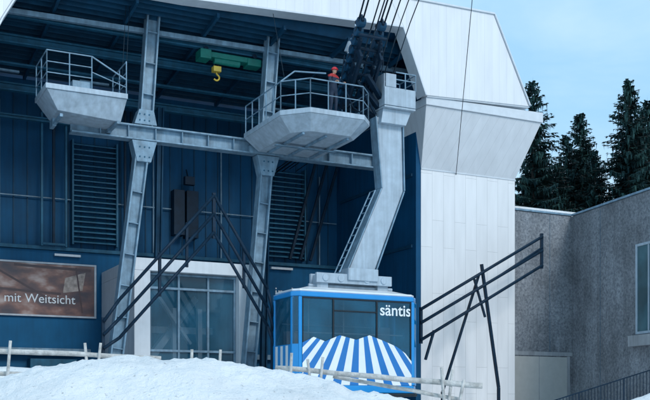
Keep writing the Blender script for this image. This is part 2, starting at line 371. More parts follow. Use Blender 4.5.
M['dkwood']=mat('poster_dark_area',(.07,.04,.045),.4)
p=po.part('printed_beams','dkwood')
p.obox((-13,7.594,7.9),(-9.9,7.594,6.2),.09,.006); p.obox((-9.2,7.59,8.0),(-8.9,7.59,5.9),.07,.004); p.obox((-12,7.594,8.0),(-8.5,7.594,7.9),.12,.006); p.obox((-12.9,7.593,6.9),(-9.9,7.593,6.75),.1,.006)
po.done()
po.text('print_lettering','mit Weitsicht','cab_white',(-12.45,7.585,6.3),.58,bold=.0)

# ================================================================ hoist
ho=Thing('crane_hoist')
p=ho.part('trolley','green',.03); p.box((-5.2,-2.5),(1.4,1.9),(16.62,16.85)); p.box((-5.3,-4.8),(1.3,2.0),(16.5,16.9)); p.box((-3.1,-2.45),(1.35,1.95),(16.5,16.82)); p.tube((-4.6,1.6,16.55),(-3.4,1.6,16.55),.15,14)
p=ho.part('wheels','black'); 
for x in (-5.0,-2.75):
    for t in (1.45,1.8): p.tube((x,t-.04,16.95),(x,t+.04,16.95),.1,12)
p=ho.part('hook','yellow',.01); p.box((-4.65,-4.3),(1.45,1.75),(16.05,16.28)); 
pts=[(-4.47+.13*math.sin(a),1.6,15.82-.13*math.cos(a)) for a in [math.radians(x) for x in range(-60,200,26)]]
p.path([(-4.47,1.6,16.05)]+pts[::-1],.04)
p=ho.part('chains','rope'); p.tube((-4.58,1.6,16.25),(-4.58,1.6,16.55),.02); p.tube((-4.36,1.6,16.25),(-4.36,1.6,16.55),.02)
ho.done()

# ================================================================ guide rails
g1=Thing('guide_rail_frame')
p=g1.part('rails','black',0,True)
for dz,dt in ((0,0),(-.72,.0),(-1.45,.0)):
    p.path([(-10.3,-2+dt,4.75+dz*.7),(-9.7,-2+dt,5.6+dz),(-5.9,-2+dt,9.9+dz)],.065)
for dz in (0,-.75,-1.5):
    p.path([(-5.9,-1.99,9.9+dz),(-3.6,-1.99,6.3+dz),(-3.3,-1.99,5.2+dz*.8)],.065)
p=g1.part('posts','black',.005)
p.obox((-5.9,-1.95,10.0),(-5.9,-1.95,8.2),.13,.13); p.obox((-10.3,-1.9,4.9),(-10.3,-1.9,.8),.12,.12); p.obox((-3.35,-1.9,5.6),(-3.35,-1.9,.8),.12,.12)
p.obox((-8.1,-1.9,7.5),(-8.1,-1.9,5.8),.11,.11); p.obox((-4.6,-1.9,8.0),(-4.6,-1.9,6.3),.1,.1); p.obox((-7.0,-1.9,8.75),(-7.0,-1.9,7.0),.1,.1)
g1.done()
g2=Thing('guide_rail_frame')
p=g2.part('rails','black',0,True)
for a,b in ((5.8,9.5),(5.2,8.85),(4.45,8.15)):
    p.tube((3.7,-2,a),(10.4,-2,b),.07)
p.tube((7.3,-2,7.15),(10.4,-2,9.0),.045)
p=g2.part('posts','black',.005)
p.obox((10.4,-1.93,9.65),(10.4,-1.93,8.0),.12,.12); p.obox((3.75,-1.93,5.9),(3.75,-1.93,4.3),.12,.12)
p.obox((7.0,-1.9,8.0),(7.95,-1.9,2.4),.12,.12); p.obox((6.95,-1.75,7.5),(5.0,-1.75,2.2),.1,.1); p.obox((6.6,-1.9,7.3),(7.2,-1.9,5.6),.09,.09)
p.obox((4.45,-1.9,4.9),(4.0,-1.9,3.6),.1,.1)
p.obox((7.95,-1.9,2.4),(7.95,-1.9,.9),.12,.12); p.obox((5.0,-1.75,2.2),(5.0,-1.75,.9),.12,.12)
g2.done()

# ================================================================ cable car
cc=Thing('cable_car')
S0,S1,T0,T1=-3.35,2.35,-4.0,-1.75
p=cc.part('cabin_frame','cab_blue',.04)
ch=.28
def plan(o=0):
    return [(S0+ch-o*.4,T0-o),(S1-ch+o*.4,T0-o),(S1+o,T0+ch-o*.4),(S1+o,T1-ch+o*.4),(S1-ch+o*.4,T1+o),(S0+ch-o*.4,T1+o),(S0-o,T1-ch+o*.4),(S0-o,T0+ch-o*.4)]
p.vprism(plan(.02),5.86,6.06)
p.vprism(plan(.015),2.08,2.4)
for x in (S0+ch,S1-ch):
    p.box((x-.08,x+.08),(T0-.01,T0+.12),(2.4,5.86)); p.box((x-.08,x+.08),(T1-.12,T1+.01),(2.4,5.86))
for y in (T0+ch,T1-ch):
    p.box((S0-.01,S0+.12),(y-.08,y+.08),(2.4,5.86)); p.box((S1-.12,S1+.01),(y-.08,y+.08),(2.4,5.86))
p.box((S0-.008,S0+.1),(T0+ch+.08,T1-ch-.08),(2.4,4.0))
p.box((S1-.1,S1+.008),(T0+ch+.08,T1-ch-.08),(2.4,4.0))
p.box((S0+ch+.08,S1-ch-.08),(T1-.1,T1+.008),(2.4,4.0))
for sx,x,y in ((1,S0,T0),(-1,S1,T0)):
    a=(x+.015*sx,y+ch-.08); b=(x+(ch-.08)*sx,y+.015)
    p.quad((a[0],a[1],2.4),(b[0],b[1],2.4),(b[0],b[1],4.0),(a[0],a[1],4.0))
p=cc.part('roof','cab_white',.05)
p.vprism(plan(-.05),6.065,6.17)
p.hexa([(S0+.25,T0+.25,6.17),(S1-.25,T0+.25,6.17),(S1-.25,T1-.25,6.17),(S0+.25,T1-.25,6.17),(S0+.9,T0+.7,6.34),(S1-.9,T0+.7,6.34),(S1-.9,T1-.7,6.34),(S0+.9,T1-.7,6.34)])
p=cc.part('windows','glass')
p.quad((S0+ch+.08,T0+.04,3.55),(S1-ch-.08,T0+.04,3.55),(S1-ch-.08,T0+.04,5.86),(S0+ch+.08,T0+.04,5.86))
p.quad((S0+ch+.08,T1-.04,4),(S1-ch-.08,T1-.04,4),(S1-ch-.08,T1-.04,5.86),(S0+ch+.08,T1-.04,5.86))
for x in (S0+.04,S1-.04): p.quad((x,T0+ch+.08,4),(x,T1-ch-.08,4),(x,T1-ch-.08,5.86),(x,T0+ch+.08,5.86))
for sx,x,y in ((1,S0,T0),(-1,S1,T0),):
    a=(x+.02*sx,y+ch-.08); b=(x+(ch-.08)*sx,y+.02)
    p.quad((a[0],a[1],4.0),(b[0],b[1],4.0),(b[0],b[1],5.86),(a[0],a[1],5.86))
p=cc.part('window_mullions','rubber',.008)
for x in (-1.62,.36): p.box((x-.035,x+.035),(T0-.004,T0+.09),(3.6,5.86))
p.box((-1.585,.325),(T0,T0+.08),(5.33,5.38)); p.box((S0+ch+.08,S1-ch-.08),(T0+.005,T0+.08),(5.80,5.86))
p.box((S0+ch+.081,S0+ch+.13),(T0,T0+.08),(3.9,5.79)); p.box((S1-ch-.13,S1-ch-.081),(T0,T0+.08),(3.4,5.79))
p=cc.part('cabin_floor','rubber'); p.vprism(plan(-.15),2.41,2.52)
p=cc.part('interior_rails','lgrey')
for x in (-2.2,-.6,1.1): p.tube((x,-2.9,2.5),(x,-2.9,5.85),.03)
p.tube((-3,-3.3,4.5),(2,-3.3,4.5),.03); p.tube((-3,-2.1,4.9),(2,-2.1,4.9),.03); p.box((-2.9,-1.9),(-2.3,-2.0),(2.53,4.6)); p.box((1.2,1.9),(-2.4,-2.0),(2.53,4.9))
white=cc.part('white_stripes','cab_white'); blue=cc.part('blue_stripes','cab_blue2')
ridge=[(S0+.36,4.05),(-2.5,4.28),(-2.0,4.12),(-1.35,4.38),(-.6,4.22),(.0,4.42),(.7,4.2),(1.3,3.98),(1.7,3.72),(S1-.36,3.4)]
def rz(x):
    for a,b in zip(ridge[:-1],ridge[1:]):
        if a[0]<=x<=b[0]: return a[1]+(b[1]-a[1])*(x-a[0])/(b[0]-a[0])
    return ridge[0][1] if x<ridge[0][0] else ridge[-1][1]
cx,czz=-.45,6.3
NR=22; ybot=2.40
xa=S0+.36; xb=S1-.36
bxs=[xa-1.9+i*(xb-xa+3.8)/NR for i in range(NR+1)]
def clipray(b):
    tx=cx+(b-cx)*(czz-4.0)/(czz-ybot)
    for _ in range(25):
        tx=cx+(b-cx)*(czz-rz(tx))/(czz-ybot)
    tz=rz(tx)
    bx,bz=b,ybot
    if b<xa: bz=czz-(czz-ybot)*(xa-cx)/(b-cx); bx=xa
    if b>xb: bz=czz-(czz-ybot)*(xb-cx)/(b-cx); bx=xb
    return (tx,tz),(bx,bz)
for i in range(NR):
    (t1,z1),(b1,y1)=clipray(bxs[i]); (t2,z2),(b2,y2)=clipray(bxs[i+1])
    if t1<xa or t2>xb: 
        if t2<=xa or t1>=xb: continue
        t1=max(t1,xa); t2=min(t2,xb); z1=rz(t1); z2=rz(t2); 
        if t1==xa: y1=z1-.001
        if t2==xb: y2=z2-.001
    P=white if i%2 else blue
    f=[(t1,z1)]
    f.append((b1,y1))
    if b1<xa+1e-6 and b2>xa+1e-6: f.append((xa,ybot))
    if b2>xb-1e-6 and b1<xb-1e-6: f.append((xb,ybot))
    f+= [(b2,y2),(t2,z2)]
    f+= [r_ for r_ in ridge[::-1] if t1+.01<r_[0]<t2-.01]
    vs=[P.bm.verts.new((x,T0-.012,z)) for x,z in f]
    try: P.bm.faces.new(vs)
    except Exception: pass
p=cc.part('lower_front_shell','cab_blue2'); p.box((S0+ch+.08,S1-ch-.08),(T0+.0,T0+.03),(2.4,3.35)); 
p.prism([(xa,2.4)]+[(x,z-.02) for x,z in ridge]+[(xb,2.4)],T0-.008,T0-.002)
p=cc.part('side_stripes','cab_white')
for k in range(3):
    y=T0+.55+k*.5; p.box((S0-.014,S0-.009),(y,y+.22),(2.45,3.95))
p=cc.part('bumper','rubber',.03); p.vprism(plan(.08),1.95,2.075)
p=cc.part('suspension_frame','lgrey',.02)
p.box((-2.0,1.5),(-3.25,-3.1),(6.55,6.95)); p.box((-2.0,1.5),(-2.7,-2.55),(6.55,6.95))
p.box((-1.9,-1.4),(-3.1,-2.7),(6.3,6.9)); p.box((.9,1.4),(-3.1,-2.7),(6.3,6.9)); p.box((-.6,.8),(-3.35,-2.45),(6.7,7.2))
for x in (-1.6,-.9,.3,1.1): p.tube((x,-3.3,6.75),(x,-2.5,6.75),.14,14)
p.tube((-2.2,-2.9,6.45),(1.7,-2.9,6.45),.07)
p=cc.part('hanger_arm','lgrey',.04)
p.prism([(.85,13.6),(2.05,13.6),(2.12,10.6),(.72,7.1),(-.5,7.05),(1.12,10.65)],-3.12,-2.68)
p=cc.part('hanger_edge_plates','steel',.01)
p.obox((.80,-2.9,13.6),(1.07,-2.9,10.66),.05,.56); p.obox((2.1,-2.9,13.6),(2.17,-2.9,10.62),.05,.56)
p.obox((1.06,-2.9,10.64),(-.56,-2.9,7.1),.05,.56); p.obox((2.16,-2.9,10.6),(.78,-2.9,7.1),.05,.56)
p=cc.part('hanger_ladder','steel')
for dt in (-.22,.22): p.tube((.72,-3.0+dt,10.5),(-.95,-3.0+dt,7.0),.03)
for k in range(12):
    u=k/11.; p.tube((.72-1.67*u,-3.22,10.5-3.5*u),(.72-1.67*u,-2.78,10.5-3.5*u),.02)
p=cc.part('service_basket','lgrey',.02)
p.box((.95,2.45),(-3.6,-3.55),(14.0,14.75)); p.box((.95,1.0),(-3.55,-2.3),(14.0,15.3)); p.box((.95,2.45),(-3.6,-2.25),(13.9,13.98)); p.box((1.0,1.5),(-3.62,-3.55),(14.75,15.3)); p.box((2.41,2.46),(-3.55,-2.3),(14.0,14.7))
p.prism([(.9,13.3),(2.1,13.3),(2.35,13.9),(1.0,13.9)],-3.4,-2.5)
p=cc.part('basket_rail','steel')
for z in (15.1,15.4): p.path([(1.5,-3.58,z),(2.45,-3.58,z),(2.45,-2.28,z),(1.0,-2.28,z)],.025)
for x,t in ((1.95,-3.58),(2.45,-3.58),(2.45,-2.28)): p.tube((x,t,14.7),(x,t,15.4),.025)
# carriage along the rope
D=V((-.25,-1,.55)).normalized(); C0=V((.15,-2.9,15.6)); UP=V((0,.5,.87))
p=cc.part('carriage_frame','black',.02)
q=cc.part('carriage_wheels','steel_dk',.01)
r=cc.part('carriage_fittings','lgrey',.01)
for off in (-.5,.42):
    o=V((off,0,0))
    p.obox(C0-D*2.5+o,C0+D*2.5+o,.1,.3,(0,.5,.87)); 
    for a in (-1.9,-.6,.7):
        c=C0+D*a+o-UP*.42
        p.obox(c,c+D*1.1,.1,.2,(0,.5,.87)); p.obox(c+D*.55,c+D*.55-UP*.4,.1,.2); p.obox(c+D*.1,c+D*.3+UP*.4,.08,.1); p.obox(c+D*1.0,c+D*.8+UP*.4,.08,.1)
    p.obox(C0-D*1.4+o-UP*.85,C0+D*1.4+o-UP*.85,.12,.2,(0,.5,.87))
    for k in range(11):
        c=C0+D*(-2.35+k*.46)+o-UP*.02
        q.tube(c-V((.14,0,0)),c+V((.14,0,0)),.19,14)
    for k in range(6):
        c=C0+D*(-1.8+k*.7)+o+UP*.2; r.obox(c,c+UP*.28,.05,.06)
        p.obox(c+V((.1,0,0)),c+UP*.5+V((.1,0,0)),.08,.12)
for k in range(7):
    c=C0+D*(-2.0+k*.66)-UP*.4; p.tube(c-V((.62,0,0)),c+V((.62,0,0)),.06)
p.obox(C0-UP*.85-D*.3,V((1.3,-2.95,13.75)),.16,.3); p.obox(C0-UP*.85+D*.4,V((1.35,-3.0,14.1)),.14,.26); p.obox(C0-UP*.8-D*1.2,V((1.0,-2.7,13.65)),.12,.2)
p.tube(C0-UP*.8+V((-.3,0,0)),V((.9,-2.9,13.75)),.06)
p.path([C0+V((-.7,0,.4)),C0+V((-.85,0,-.6)),C0+V((-.3,0,-1.7)),C0+V((.6,.2,-2.0))],.03)
p.path([C0+V((.7,-.6,.9)),C0+V((.9,-.4,.2)),C0+V((.85,0,-.9))],.03)
r.obox(C0+V((.5,-.3,.1)),C0+V((.72,-.2,.55)),.16,.2); r.obox(C0+V((-.62,0,.55)),C0+V((-.5,-.1,.95)),.14,.16); r.obox(C0+V((.3,-.8,.9)),C0+V((.42,-.9,1.3)),.14,.16)
cc.done()
cc.text('lettering','säntis','cab_white',(.5,T0+.022,5.26),.66,bold=.008)

# ropes
ro=Thing('cable_ropes')
p=ro.part('ropes','rope',0,True)
for off,zz,rad in ((-.62,0,.035),(-.44,0,.035),(.34,0,.035),(.52,0,.035),(-.1,-.35,.028),(.1,-.35,.028),(.9,.1,.028),(1.3,.25,.022),(1.7,.2,.022)):
    o=V((off,0,zz)); A=C0-D*2.6+o
    p.path([V((off+.6,7.9,13.6+zz)),A,C0+D*2.4+o,C0+D*60+o*2.2+V((0,0,-2))],rad)
p.tube((6.9,0,12.45),(6.9-3.28*6,-36,12.5+5.4*6),.015)
for s_,t_,a,b in ((-8.9,.2,13.9,17.7),(-9.05,.2,13.9,17.7),(-3.1,-2.6,14.6,18.1)): p.tube((s_,t_,a),(s_+.2,t_ if t_>-1 else -.9,b),.012,6)
ro.done()

# ================================================================ platforms
pa=Thing('maintenance_platform')
p=pa.part('deck','lgrey',.015); p.box((-12.25,-9.1),(-1,1.2),(13.55,13.75))
p.hexa([(-11.7,-.5,12.9),(-9.25,-.5,12.75),(-9.25,1.1,12.75),(-11.7,1.1,12.9),(-12.2,-.95,13.54),(-9.12,-.95,13.54),(-9.12,1.15,13.54),(-12.2,1.15,13.54)])
p=pa.part('brackets','steel',.01)
for x in (-11.6,-9.4): p.obox((x,.9,12.6),(x,.9,13.1),.15,.6); p.box((x-.06,x+.06),(-.7,.7),(12.62,12.74))
p=pa.part('railing','steel')
def rail(P,pts,h,z,mids=(.5,),r=.024,post=1.0):
    for a,b in zip(pts[:-1],pts[1:]):
        A=V((a[0],a[1],z)); B=V((b[0],b[1],z)); n=max(1,round((B-A).length/post))
        P.tube(A+V((0,0,h)),B+V((0,0,h)),r)
        for m_ in mids: P.tube(A+V((0,0,h*m_)),B+V((0,0,h*m_)),r*.8)
        for i in range(n+1): c=A.lerp(B,i/n); P.tube(c,c+V((0,0,h)),r,6)
rail(p,[(-10.5,-.95),(-12.2,-.95),(-12.2,1.15)],1.25,13.75,(.33,.66))
rail(p,[(-9.15,-.95),(-9.15,1.1)],1.25,13.75,(.33,.66))
p.path([(-10.5,-.95,15.0),(-9.15,-.95,14.3)],.03); p.path([(-10.5,-.95,14.4),(-9.15,-.95,14.0)],.02); p.box((-11.2,-10.5),(-.8,-.5),(13.76,14.05))
pa.done()
pb=Thing('maintenance_platform')
DK=13.25
p=pb.part('deck','lgrey',.015)
pln=[(-3.6,-3.2),(-2.7,-4.15),(-.3,-4.15),(.35,-3.4),(.35,.6),(-3.6,.6)]
p.vprism(pln,DK-.2,DK)
inner=[(-3.0,-2.9),(-2.4,-3.5),(-.6,-3.5),(-.2,-3.0),(-.2,.4),(-3.0,.4)]
a=[p.bm.verts.new((x,t,DK-.75)) for x,t in inner]; b=[p.bm.verts.new((x*.995,t*.995,DK-.205)) for x,t in pln]
p.bm.faces.new(a[::-1]); p.bm.faces.new(b)
for i in range(6): p.bm.faces.new((a[i],a[(i+1)%6],b[(i+1)%6],b[i]))
p=pb.part('under_ribs','steel',.01)
for x in (-2.6,-1.6,-.6): p.box((x-.05,x+.05),(-3.3,.3),(DK-.85,DK-.755))
p.box((-3.0,-.2),(-1.5,-1.3),(DK-.9,DK-.86)); p.obox((-3.3,.8,DK-.6),(.2,.8,DK-.6),.3,.25)
p=pb.part('railing','steel')
rp=[(-3.55,.5),(-3.55,-3.18),(-2.68,-4.08),(-.32,-4.08),(.3,-3.38)]
rail(p,rp,1.15,DK,(.5,),.026,.8)
rail(p,[(.3,-3.38),(.3,.5)],1.15,DK,(.5,),.026,.8)
p.path([(-3.55,-3.18,DK+1.15),(-3.0,-3.3,DK+1.6),(-1.9,-3.9,DK+1.5)],.03)
pb.done()

# ================================================================ worker
def skin_mesh(name,verts,edges,radii,root=0,sub=2):
    me=bpy.data.meshes.new(name); me.from_pydata([tuple(v) for v in verts],edges,[]); ob=bpy.data.objects.new(name,me); COL.objects.link(ob)
    sk=ob.modifiers.new('s','SKIN'); 
    for i,r in enumerate(radii):
        me.skin_vertices[0].data[i].radius=(r if isinstance(r,tuple) else (r,r)); me.skin_vertices[0].data[i].use_root=(i==root)
    s=ob.modifiers.new('u','SUBSURF'); s.levels=sub; s.render_levels=sub
    dg=bpy.context.evaluated_depsgraph_get(); nm=bpy.data.meshes.new_from_object(ob.evaluated_get(dg)); 
    bpy.data.objects.remove(ob); 
    for f in nm.polygons: f.use_smooth=True
    return nm
wk=bpy.data.objects.new('worker',None); COL.objects.link(wk)
wk.matrix_world=Matrix.Translation(W(-1.44,-3.62,DK))@ROT@Matrix.Rotation(math.radians(-75),4,'Z')@Matrix.Scale(1.06,4)
bv=[(0,0,.93),(0,0,1.12),(.02,0,1.34),(.03,0,1.47),(.05,0,1.53),(.07,0,1.60),(.075,0,1.69),
 (.02,.18,1.42),(.10,.26,1.17),(.33,.2,1.13),(.02,-.18,1.42),(.10,-.26,1.17),(.33,-.2,1.13),
 (0,.10,.88),(.03,.12,.48),(-.02,.13,.09),(.1,.15,.045),(0,-.10,.88),(.05,-.13,.48),(.0,-.14,.09),(.12,-.16,.045)]
be=[(0,1),(1,2),(2,3),(3,4),(4,5),(5,6),(3,7),(7,8),(8,9),(3,10),(10,11),(11,12),(0,13),(13,14),(14,15),(15,16),(0,17),(17,18),(18,19),(19,20)]
br_=[(.13,.15),(.125,.14),(.14,.17),(.08,.1),.055,(.085,.075),(.075,.07),.075,.055,.035,.075,.055,.035,.1,.07,.05,.045,.1,.07,.05,.045]
nm=skin_mesh('body',bv,be,br_)
for k in ('skin','red','navy','boot','reflect'): nm.materials.append(M[k])
for f in nm.polygons:
    c=f.center
    if c.z>1.515: f.material_index=0
    elif c.z>1.39: f.material_index=1
    elif 1.25<c.z<1.285 and abs(c.y)<.19: f.material_index=4
    elif c.z>.13: f.material_index=2
    else: f.material_index=3
bo=bpy.data.objects.new('body',nm); COL.objects.link(bo); bo.parent=wk
for sg in (1,-1):
    meh=[]; vs=[(.31,.2*sg,1.13),(.36,.19*sg,1.14),(.41,.185*sg,1.145)]; es=[(0,1),(1,2)]; rs_=[.026,(.022,.035),(.018,.036)]
    nmh=skin_mesh('palm',vs,es,rs_,0,1); meh.append(nmh)
    for j,(oy,ln) in enumerate(((-.033,.9),(-.011,1.0),(.011,.95),(.033,.78))):
        y=.185*sg+oy; nmh=skin_mesh('finger',[(.40,y,1.15),(.435,y,1.165*1),(.435+.03*ln,y,1.15),(.437+.03*ln,y,1.15-.03*ln)],[(0,1),(1,2),(2,3)],[.010,.010,.009,.008],0,1); meh.append(nmh)
    y=.185*sg-.04*sg; nmh=skin_mesh('thumb',[(.37,.185*sg-.025*sg,1.13),(.40,y-.008*sg,1.115),(.43,y,1.10)],[(0,1),(1,2)],[.012,.011,.009],0,1); meh.append(nmh)
    b=bmesh.new()
    for x in meh: b.from_mesh(x)
    mm=bpy.data.meshes.new('hand'); b.to_mesh(mm); b.free(); mm.materials.append(M['skin'])
    for f in mm.polygons: f.use_smooth=True
    ob=bpy.data.objects.new('hand',mm); COL.objects.link(ob); ob.parent=wk
def sph(name,parent,loc,sc,mt,cut=None):
    b=bmesh.new(); bmesh.ops.create_uvsphere(b,u_segments=20,v_segments=12,radius=1)
    if cut is not None:
        bmesh.ops.delete(b,geom=[v for v in b.verts if v.co.z<cut],context='VERTS')
    me=bpy.data.meshes.new(name); b.to_mesh(me); b.free(); me.materials.append(M[mt])
    for f in me.polygons: f.use_smooth=True
    o=bpy.data.objects.new(name,me); COL.objects.link(o); o.parent=parent; o.location=loc; o.scale=sc; return o
sph('head',wk,(.075,0,1.635),(.095,.078,.118),'skin')
sph('helmet',wk,(.065,0,1.675),(.135,.115,.115),'helmet',-.12)
sph('helmet_brim',wk,(.10,0,1.668),(.15,.11,.014),'helmet')
sph('nose',wk,(.172,0,1.625),(.018,.012,.022),'skin')
for sg in (1,-1):
    sph('eye',wk,(.16,.03*sg,1.645),(.01,.012,.008),'boot'); sph('ear',wk,(.07,.08*sg,1.63),(.02,.012,.032),'skin')
sph('mouth',wk,(.163,0,1.588),(.008,.022,.005),'red'); sph('hair',wk,(.045,0,1.64),(.085,.08,.09),'boot')

# ================================================================ concrete building
cbd=Thing('concrete_building',local=False)
C=W(14.72,1,0); A0=W(10.36,1,0); dB=V((.292,-.956,0)).normalized()
nB=V((-.956,-.292,0)).normalized()
Bend=C+dB*14
p=cbd.part('walls','concA')
plan_=[(A0.x,A0.y),(C.x,C.y),(Bend.x,Bend.y),(34,Bend.y+2),(36,68),(9,66)]
p.vprism(plan_,.2,11.3)
p=cbd.part('roof_coping','steel',.01)
def wallstrip(P,a,b,n,z0,z1,o0,o1):
    P.hexa([a+n*o0+V((0,0,z0)),b+n*o0+V((0,0,z0)),b+n*o1+V((0,0,z0)),a+n*o1+V((0,0,z0)),a+n*o0+V((0,0,z1)),b+n*o0+V((0,0,z1)),b+n*o1+V((0,0,z1)),a+n*o1+V((0,0,z1))])
dA=(C-A0).normalized(); nA=V((dA.y,-dA.x,0))
wallstrip(p,A0,C,nA,11.32,11.42,-.4,.06); wallstrip(p,C+dB*.0,Bend,nB,11.321,11.421,-.4,.06)
p=cbd.part('roof_snow','snow'); p.vprism([(a+(.6 if i in (0,1,2) else -.6) ,b+.6) for i,(a,b) in enumerate(plan_)],11.3,11.6)
p=cbd.part('lower_band','conc',.01); wallstrip(p,A0+dA*.02,C-dA*.01,nA,4.1,4.3,-.1,.05)
p=cbd.part('garage_door','door',.01); wallstrip(p,A0+dA*.5,C-dA*.35,nA,1.0,4.05,-.1,.03)
p=cbd.part('door_frame','conc'); wallstrip(p,C-dA*.35,C-dA*.2,nA,1.0,4.09,-.1,.07); wallstrip(p,A0+dA*2.2,A0+dA*2.23,nA,1.0,4.05,-.1,.036)
p=cbd.part('formwork_joints','steel_mid')
wallstrip(p,C+dB*2.6,C+dB*2.62,nB,1,11.2,-.01,.004); wallstrip(p,A0+dA*2.9,A0+dA*2.92,nA,4.31,11.2,-.01,.004)
p=cbd.part('window_frame','lgrey',.01)
for l0,l1,z0,z1 in ((5.6,5.72,4.85,9.0),(5.72,9.5,8.88,9.0),(5.72,9.5,4.85,4.97),(6.55,6.63,4.97,8.88),(8.0,8.08,4.97,8.88),(9.5,9.62,4.85,9.0)):
    wallstrip(p,C+dB*l0,C+dB*l1,nB,z0,z1,-.1,.05)
p=cbd.part('window_glass','glass_win'); wallstrip(p,C+dB*5.72,C+dB*9.5,nB,4.97,8.88,-.05,.012)
p=cbd.part('window_sill','conc',.01); wallstrip(p,C+dB*5.3,C+dB*9.9,nB,4.3,4.8,-.1,.25)
cbd.done()

# ================================================================ ground & snow
def smst(a,b,x):
    x=max(0,min(1,(x-a)/(b-a))); return x*x*(3-2*x)
def gz(x,y):
    z=1.0*smst(8,30,y)
    z+=5*smst(58,95,y)+ 34*smst(95,420,y)
    z+= .5*smst(10,40,abs(x))*smst(0,20,y)
    return z
def sheet(name,xs,ys,fn,mt,smooth=True):
    vs=[(x,y,fn(x,y)) for y in ys for x in xs]; n=len(xs)
    fs=[(j*n+i,j*n+i+1,(j+1)*n+i+1,(j+1)*n+i) for j in range(len(ys)-1) for i in range(n-1)]
    me=bpy.data.meshes.new(name); me.from_pydata(vs,[],fs); me.materials.append(M[mt])
    for f in me.polygons: f.use_smooth=smooth
    ob=bpy.data.objects.new(name,me); COL.objects.link(ob); return ob
def spaced(lo,hi,n,p=2.6):
    out=[]
    for i in range(n+1):
        u=-1+2*i/n; out.append(math.copysign(abs(u)**p,u))
    return [ (x*hi if x>0 else -x*lo) for x in out]
sheet('ground',spaced(-700,700,120),[y+40 for y in spaced(-400,900,140)],lambda x,y:gz(x,y)+.12*noise.noise(V((x*.15,y*.15,0)))*smst(0,5,abs(y-50)),'snow')
P1=[(-14,1.7),(-9,1.9),(-5.85,2.0),(-4.77,2.28),(-3.5,2.36),(-2.25,2.31),(-1.35,2.18),(-.45,2.03),(.45,1.82),(1.17,1.62),(2.2,1.3),(3.6,.6),(5,0),(9,-.4)]
def interp(P,x):
    if x<=P[0][0]: return P[0][1]
    for a,b in zip(P[:-1],P[1:]):
        if x<=b[0]:
            k=(x-a[0])/(b[0]-a[0]); return a[1]+(b[1]-a[1])*k
    return P[-1][1]
def mound(x,y):
    prof=sum(interp(P1,x+d) for d in (-.5,-.25,0,.25,.5))/5
    b=math.exp(-((y-18)/ (3.4 if y<18 else 2.4))**2)
    f=.11*noise.fractal(V((x*.8,y*.8,3)),1,2,5)+.08*noise.fractal(V((x*3,y*3,1)),1,2,4)
    return (prof+f)*b-.25*(1-b)+.1
sheet('snow_mound',[-14+i*.08 for i in range(276)],[9+i*.08 for i in range(188)],mound,'snow')
P2=[(-22,2.9),(-9.5,2.75),(-7.5,2.6),(-6.2,2.7),(-5,2.3),(-3.5,1.8),(-2,1.5),(0,1.3),(3,1.1),(6,.8),(8,.7)]
def bank(x,y):
    prof=interp(P2,x); b=math.exp(-((y-28)/2.6)**2)
    return (prof+.12*noise.fractal(V((x*.6,y*.6,9)),1,2,5))*b+.2*(1-b)
sheet('snow_bank',[-22+i*.15 for i in range(200)],[21+i*.2 for i in range(70)],bank,'snow')
P3=[(7,.4),(8.6,1.3),(9.6,1.75),(11,2.15),(14,2.7),(18,2.8)]
def bank2(x,y):
    b=math.exp(-((y-31.5)/2.2)**2); return (interp(P3,x)+.12*noise.fractal(V((x*.8,y*.8,5)),1,2,5))*b+.2*(1-b)
sheet('snow_bank',[7+i*.15 for i in range(74)],[26+i*.2 for i in range(60)],bank2,'snow')

# ================================================================ fences
def logmesh(P,a,b,r0,r1,seg=14,n=9,wob=.03,seed=0):
    a=V(a);b=V(b); d,sd,o=P.axes(a,b,(0.1,.2,.97)); prev=None
    for i in range(seg+1):
        u=i/seg; c=a.lerp(b,u)+V((0,0,wob*noise.noise(V((u*4,seed,0)))))+V((0,wob*noise.noise(V((u*4,seed,7))),0))
        r=(r0+(r1-r0)*u)*(1+.12*noise.noise(V((u*9,seed,3))))
        ring=[P.bm.verts.new(c+(sd*math.cos(2*math.pi*k/n)+o*math.sin(2*math.pi*k/n))*r*(1+.08*noise.noise(V((k*1.3,seed,1))))) for k in range(n)]
        if prev:
            for k in range(n): P.bm.faces.new((prev[k],prev[(k+1)%n],ring[(k+1)%n],ring[k]))
        else: P.bm.faces.new(ring)
        prev=ring
    P.bm.faces.new(prev[::-1])
f1=Thing('log_fence',local=False)
p=f1.part('rails','wood',0,True); 
logmesh(p,(-9.5,23,2.95),(-4.0,24.4,2.74),.07,.055,seed=1); logmesh(p,(-9.5,23.1,2.35),(-4.4,24.4,2.3),.06,.05,seed=2)
p=f1.part('stakes','wood',0,True)
for x,y,dx in ((-7.45,23.4,.12),(-7.6,23.5,-.18),(-5.5,24,.14),(-5.65,24.05,-.1),(-3.25,24.3,.03),(-2.6,24.4,.06)):
    logmesh(p,(x-dx,y,.6),(x+dx,y-.1,3.1 if x<-5 else 2.95),.045,.035,6,7,.02,seed=x)
f1.done()
f2=Thing('log_fence',local=False)
p=f2.part('rails','wood',0,True)
logmesh(p,(-1.2,24.2,2.5),(3.75,23.8,2.06),.06,.07,seed=5,wob=.04); logmesh(p,(.2,24.35,2.3),(3.2,24.0,1.74),.05,.05,seed=6)
p=f2.part('stakes','wood',0,True)
for x,y,dx,zt in ((-.85,24.1,.05,2.85),(-.15,24.1,.1,2.75),(-.3,24.15,-.12,2.7),(2.85,23.9,-.08,2.5),(2.95,24.,.1,2.45),(3.15,23.9,.16,2.2)):
    logmesh(p,(x-dx,y,.6),(x+dx,y-.1,zt),.045,.035,6,7,.02,seed=x)
f2.done()
f3=Thing('metal_fence',local=False)
p=f3.part('bars','black')
A=V((7.4,35.2,1.55)); B=V((14.5,32.9,3.95)); n=70
for i in range(n+1):
    c=A.lerp(B,i/n); p.tube(c-V((0,0,1.1)),c,.013,6)
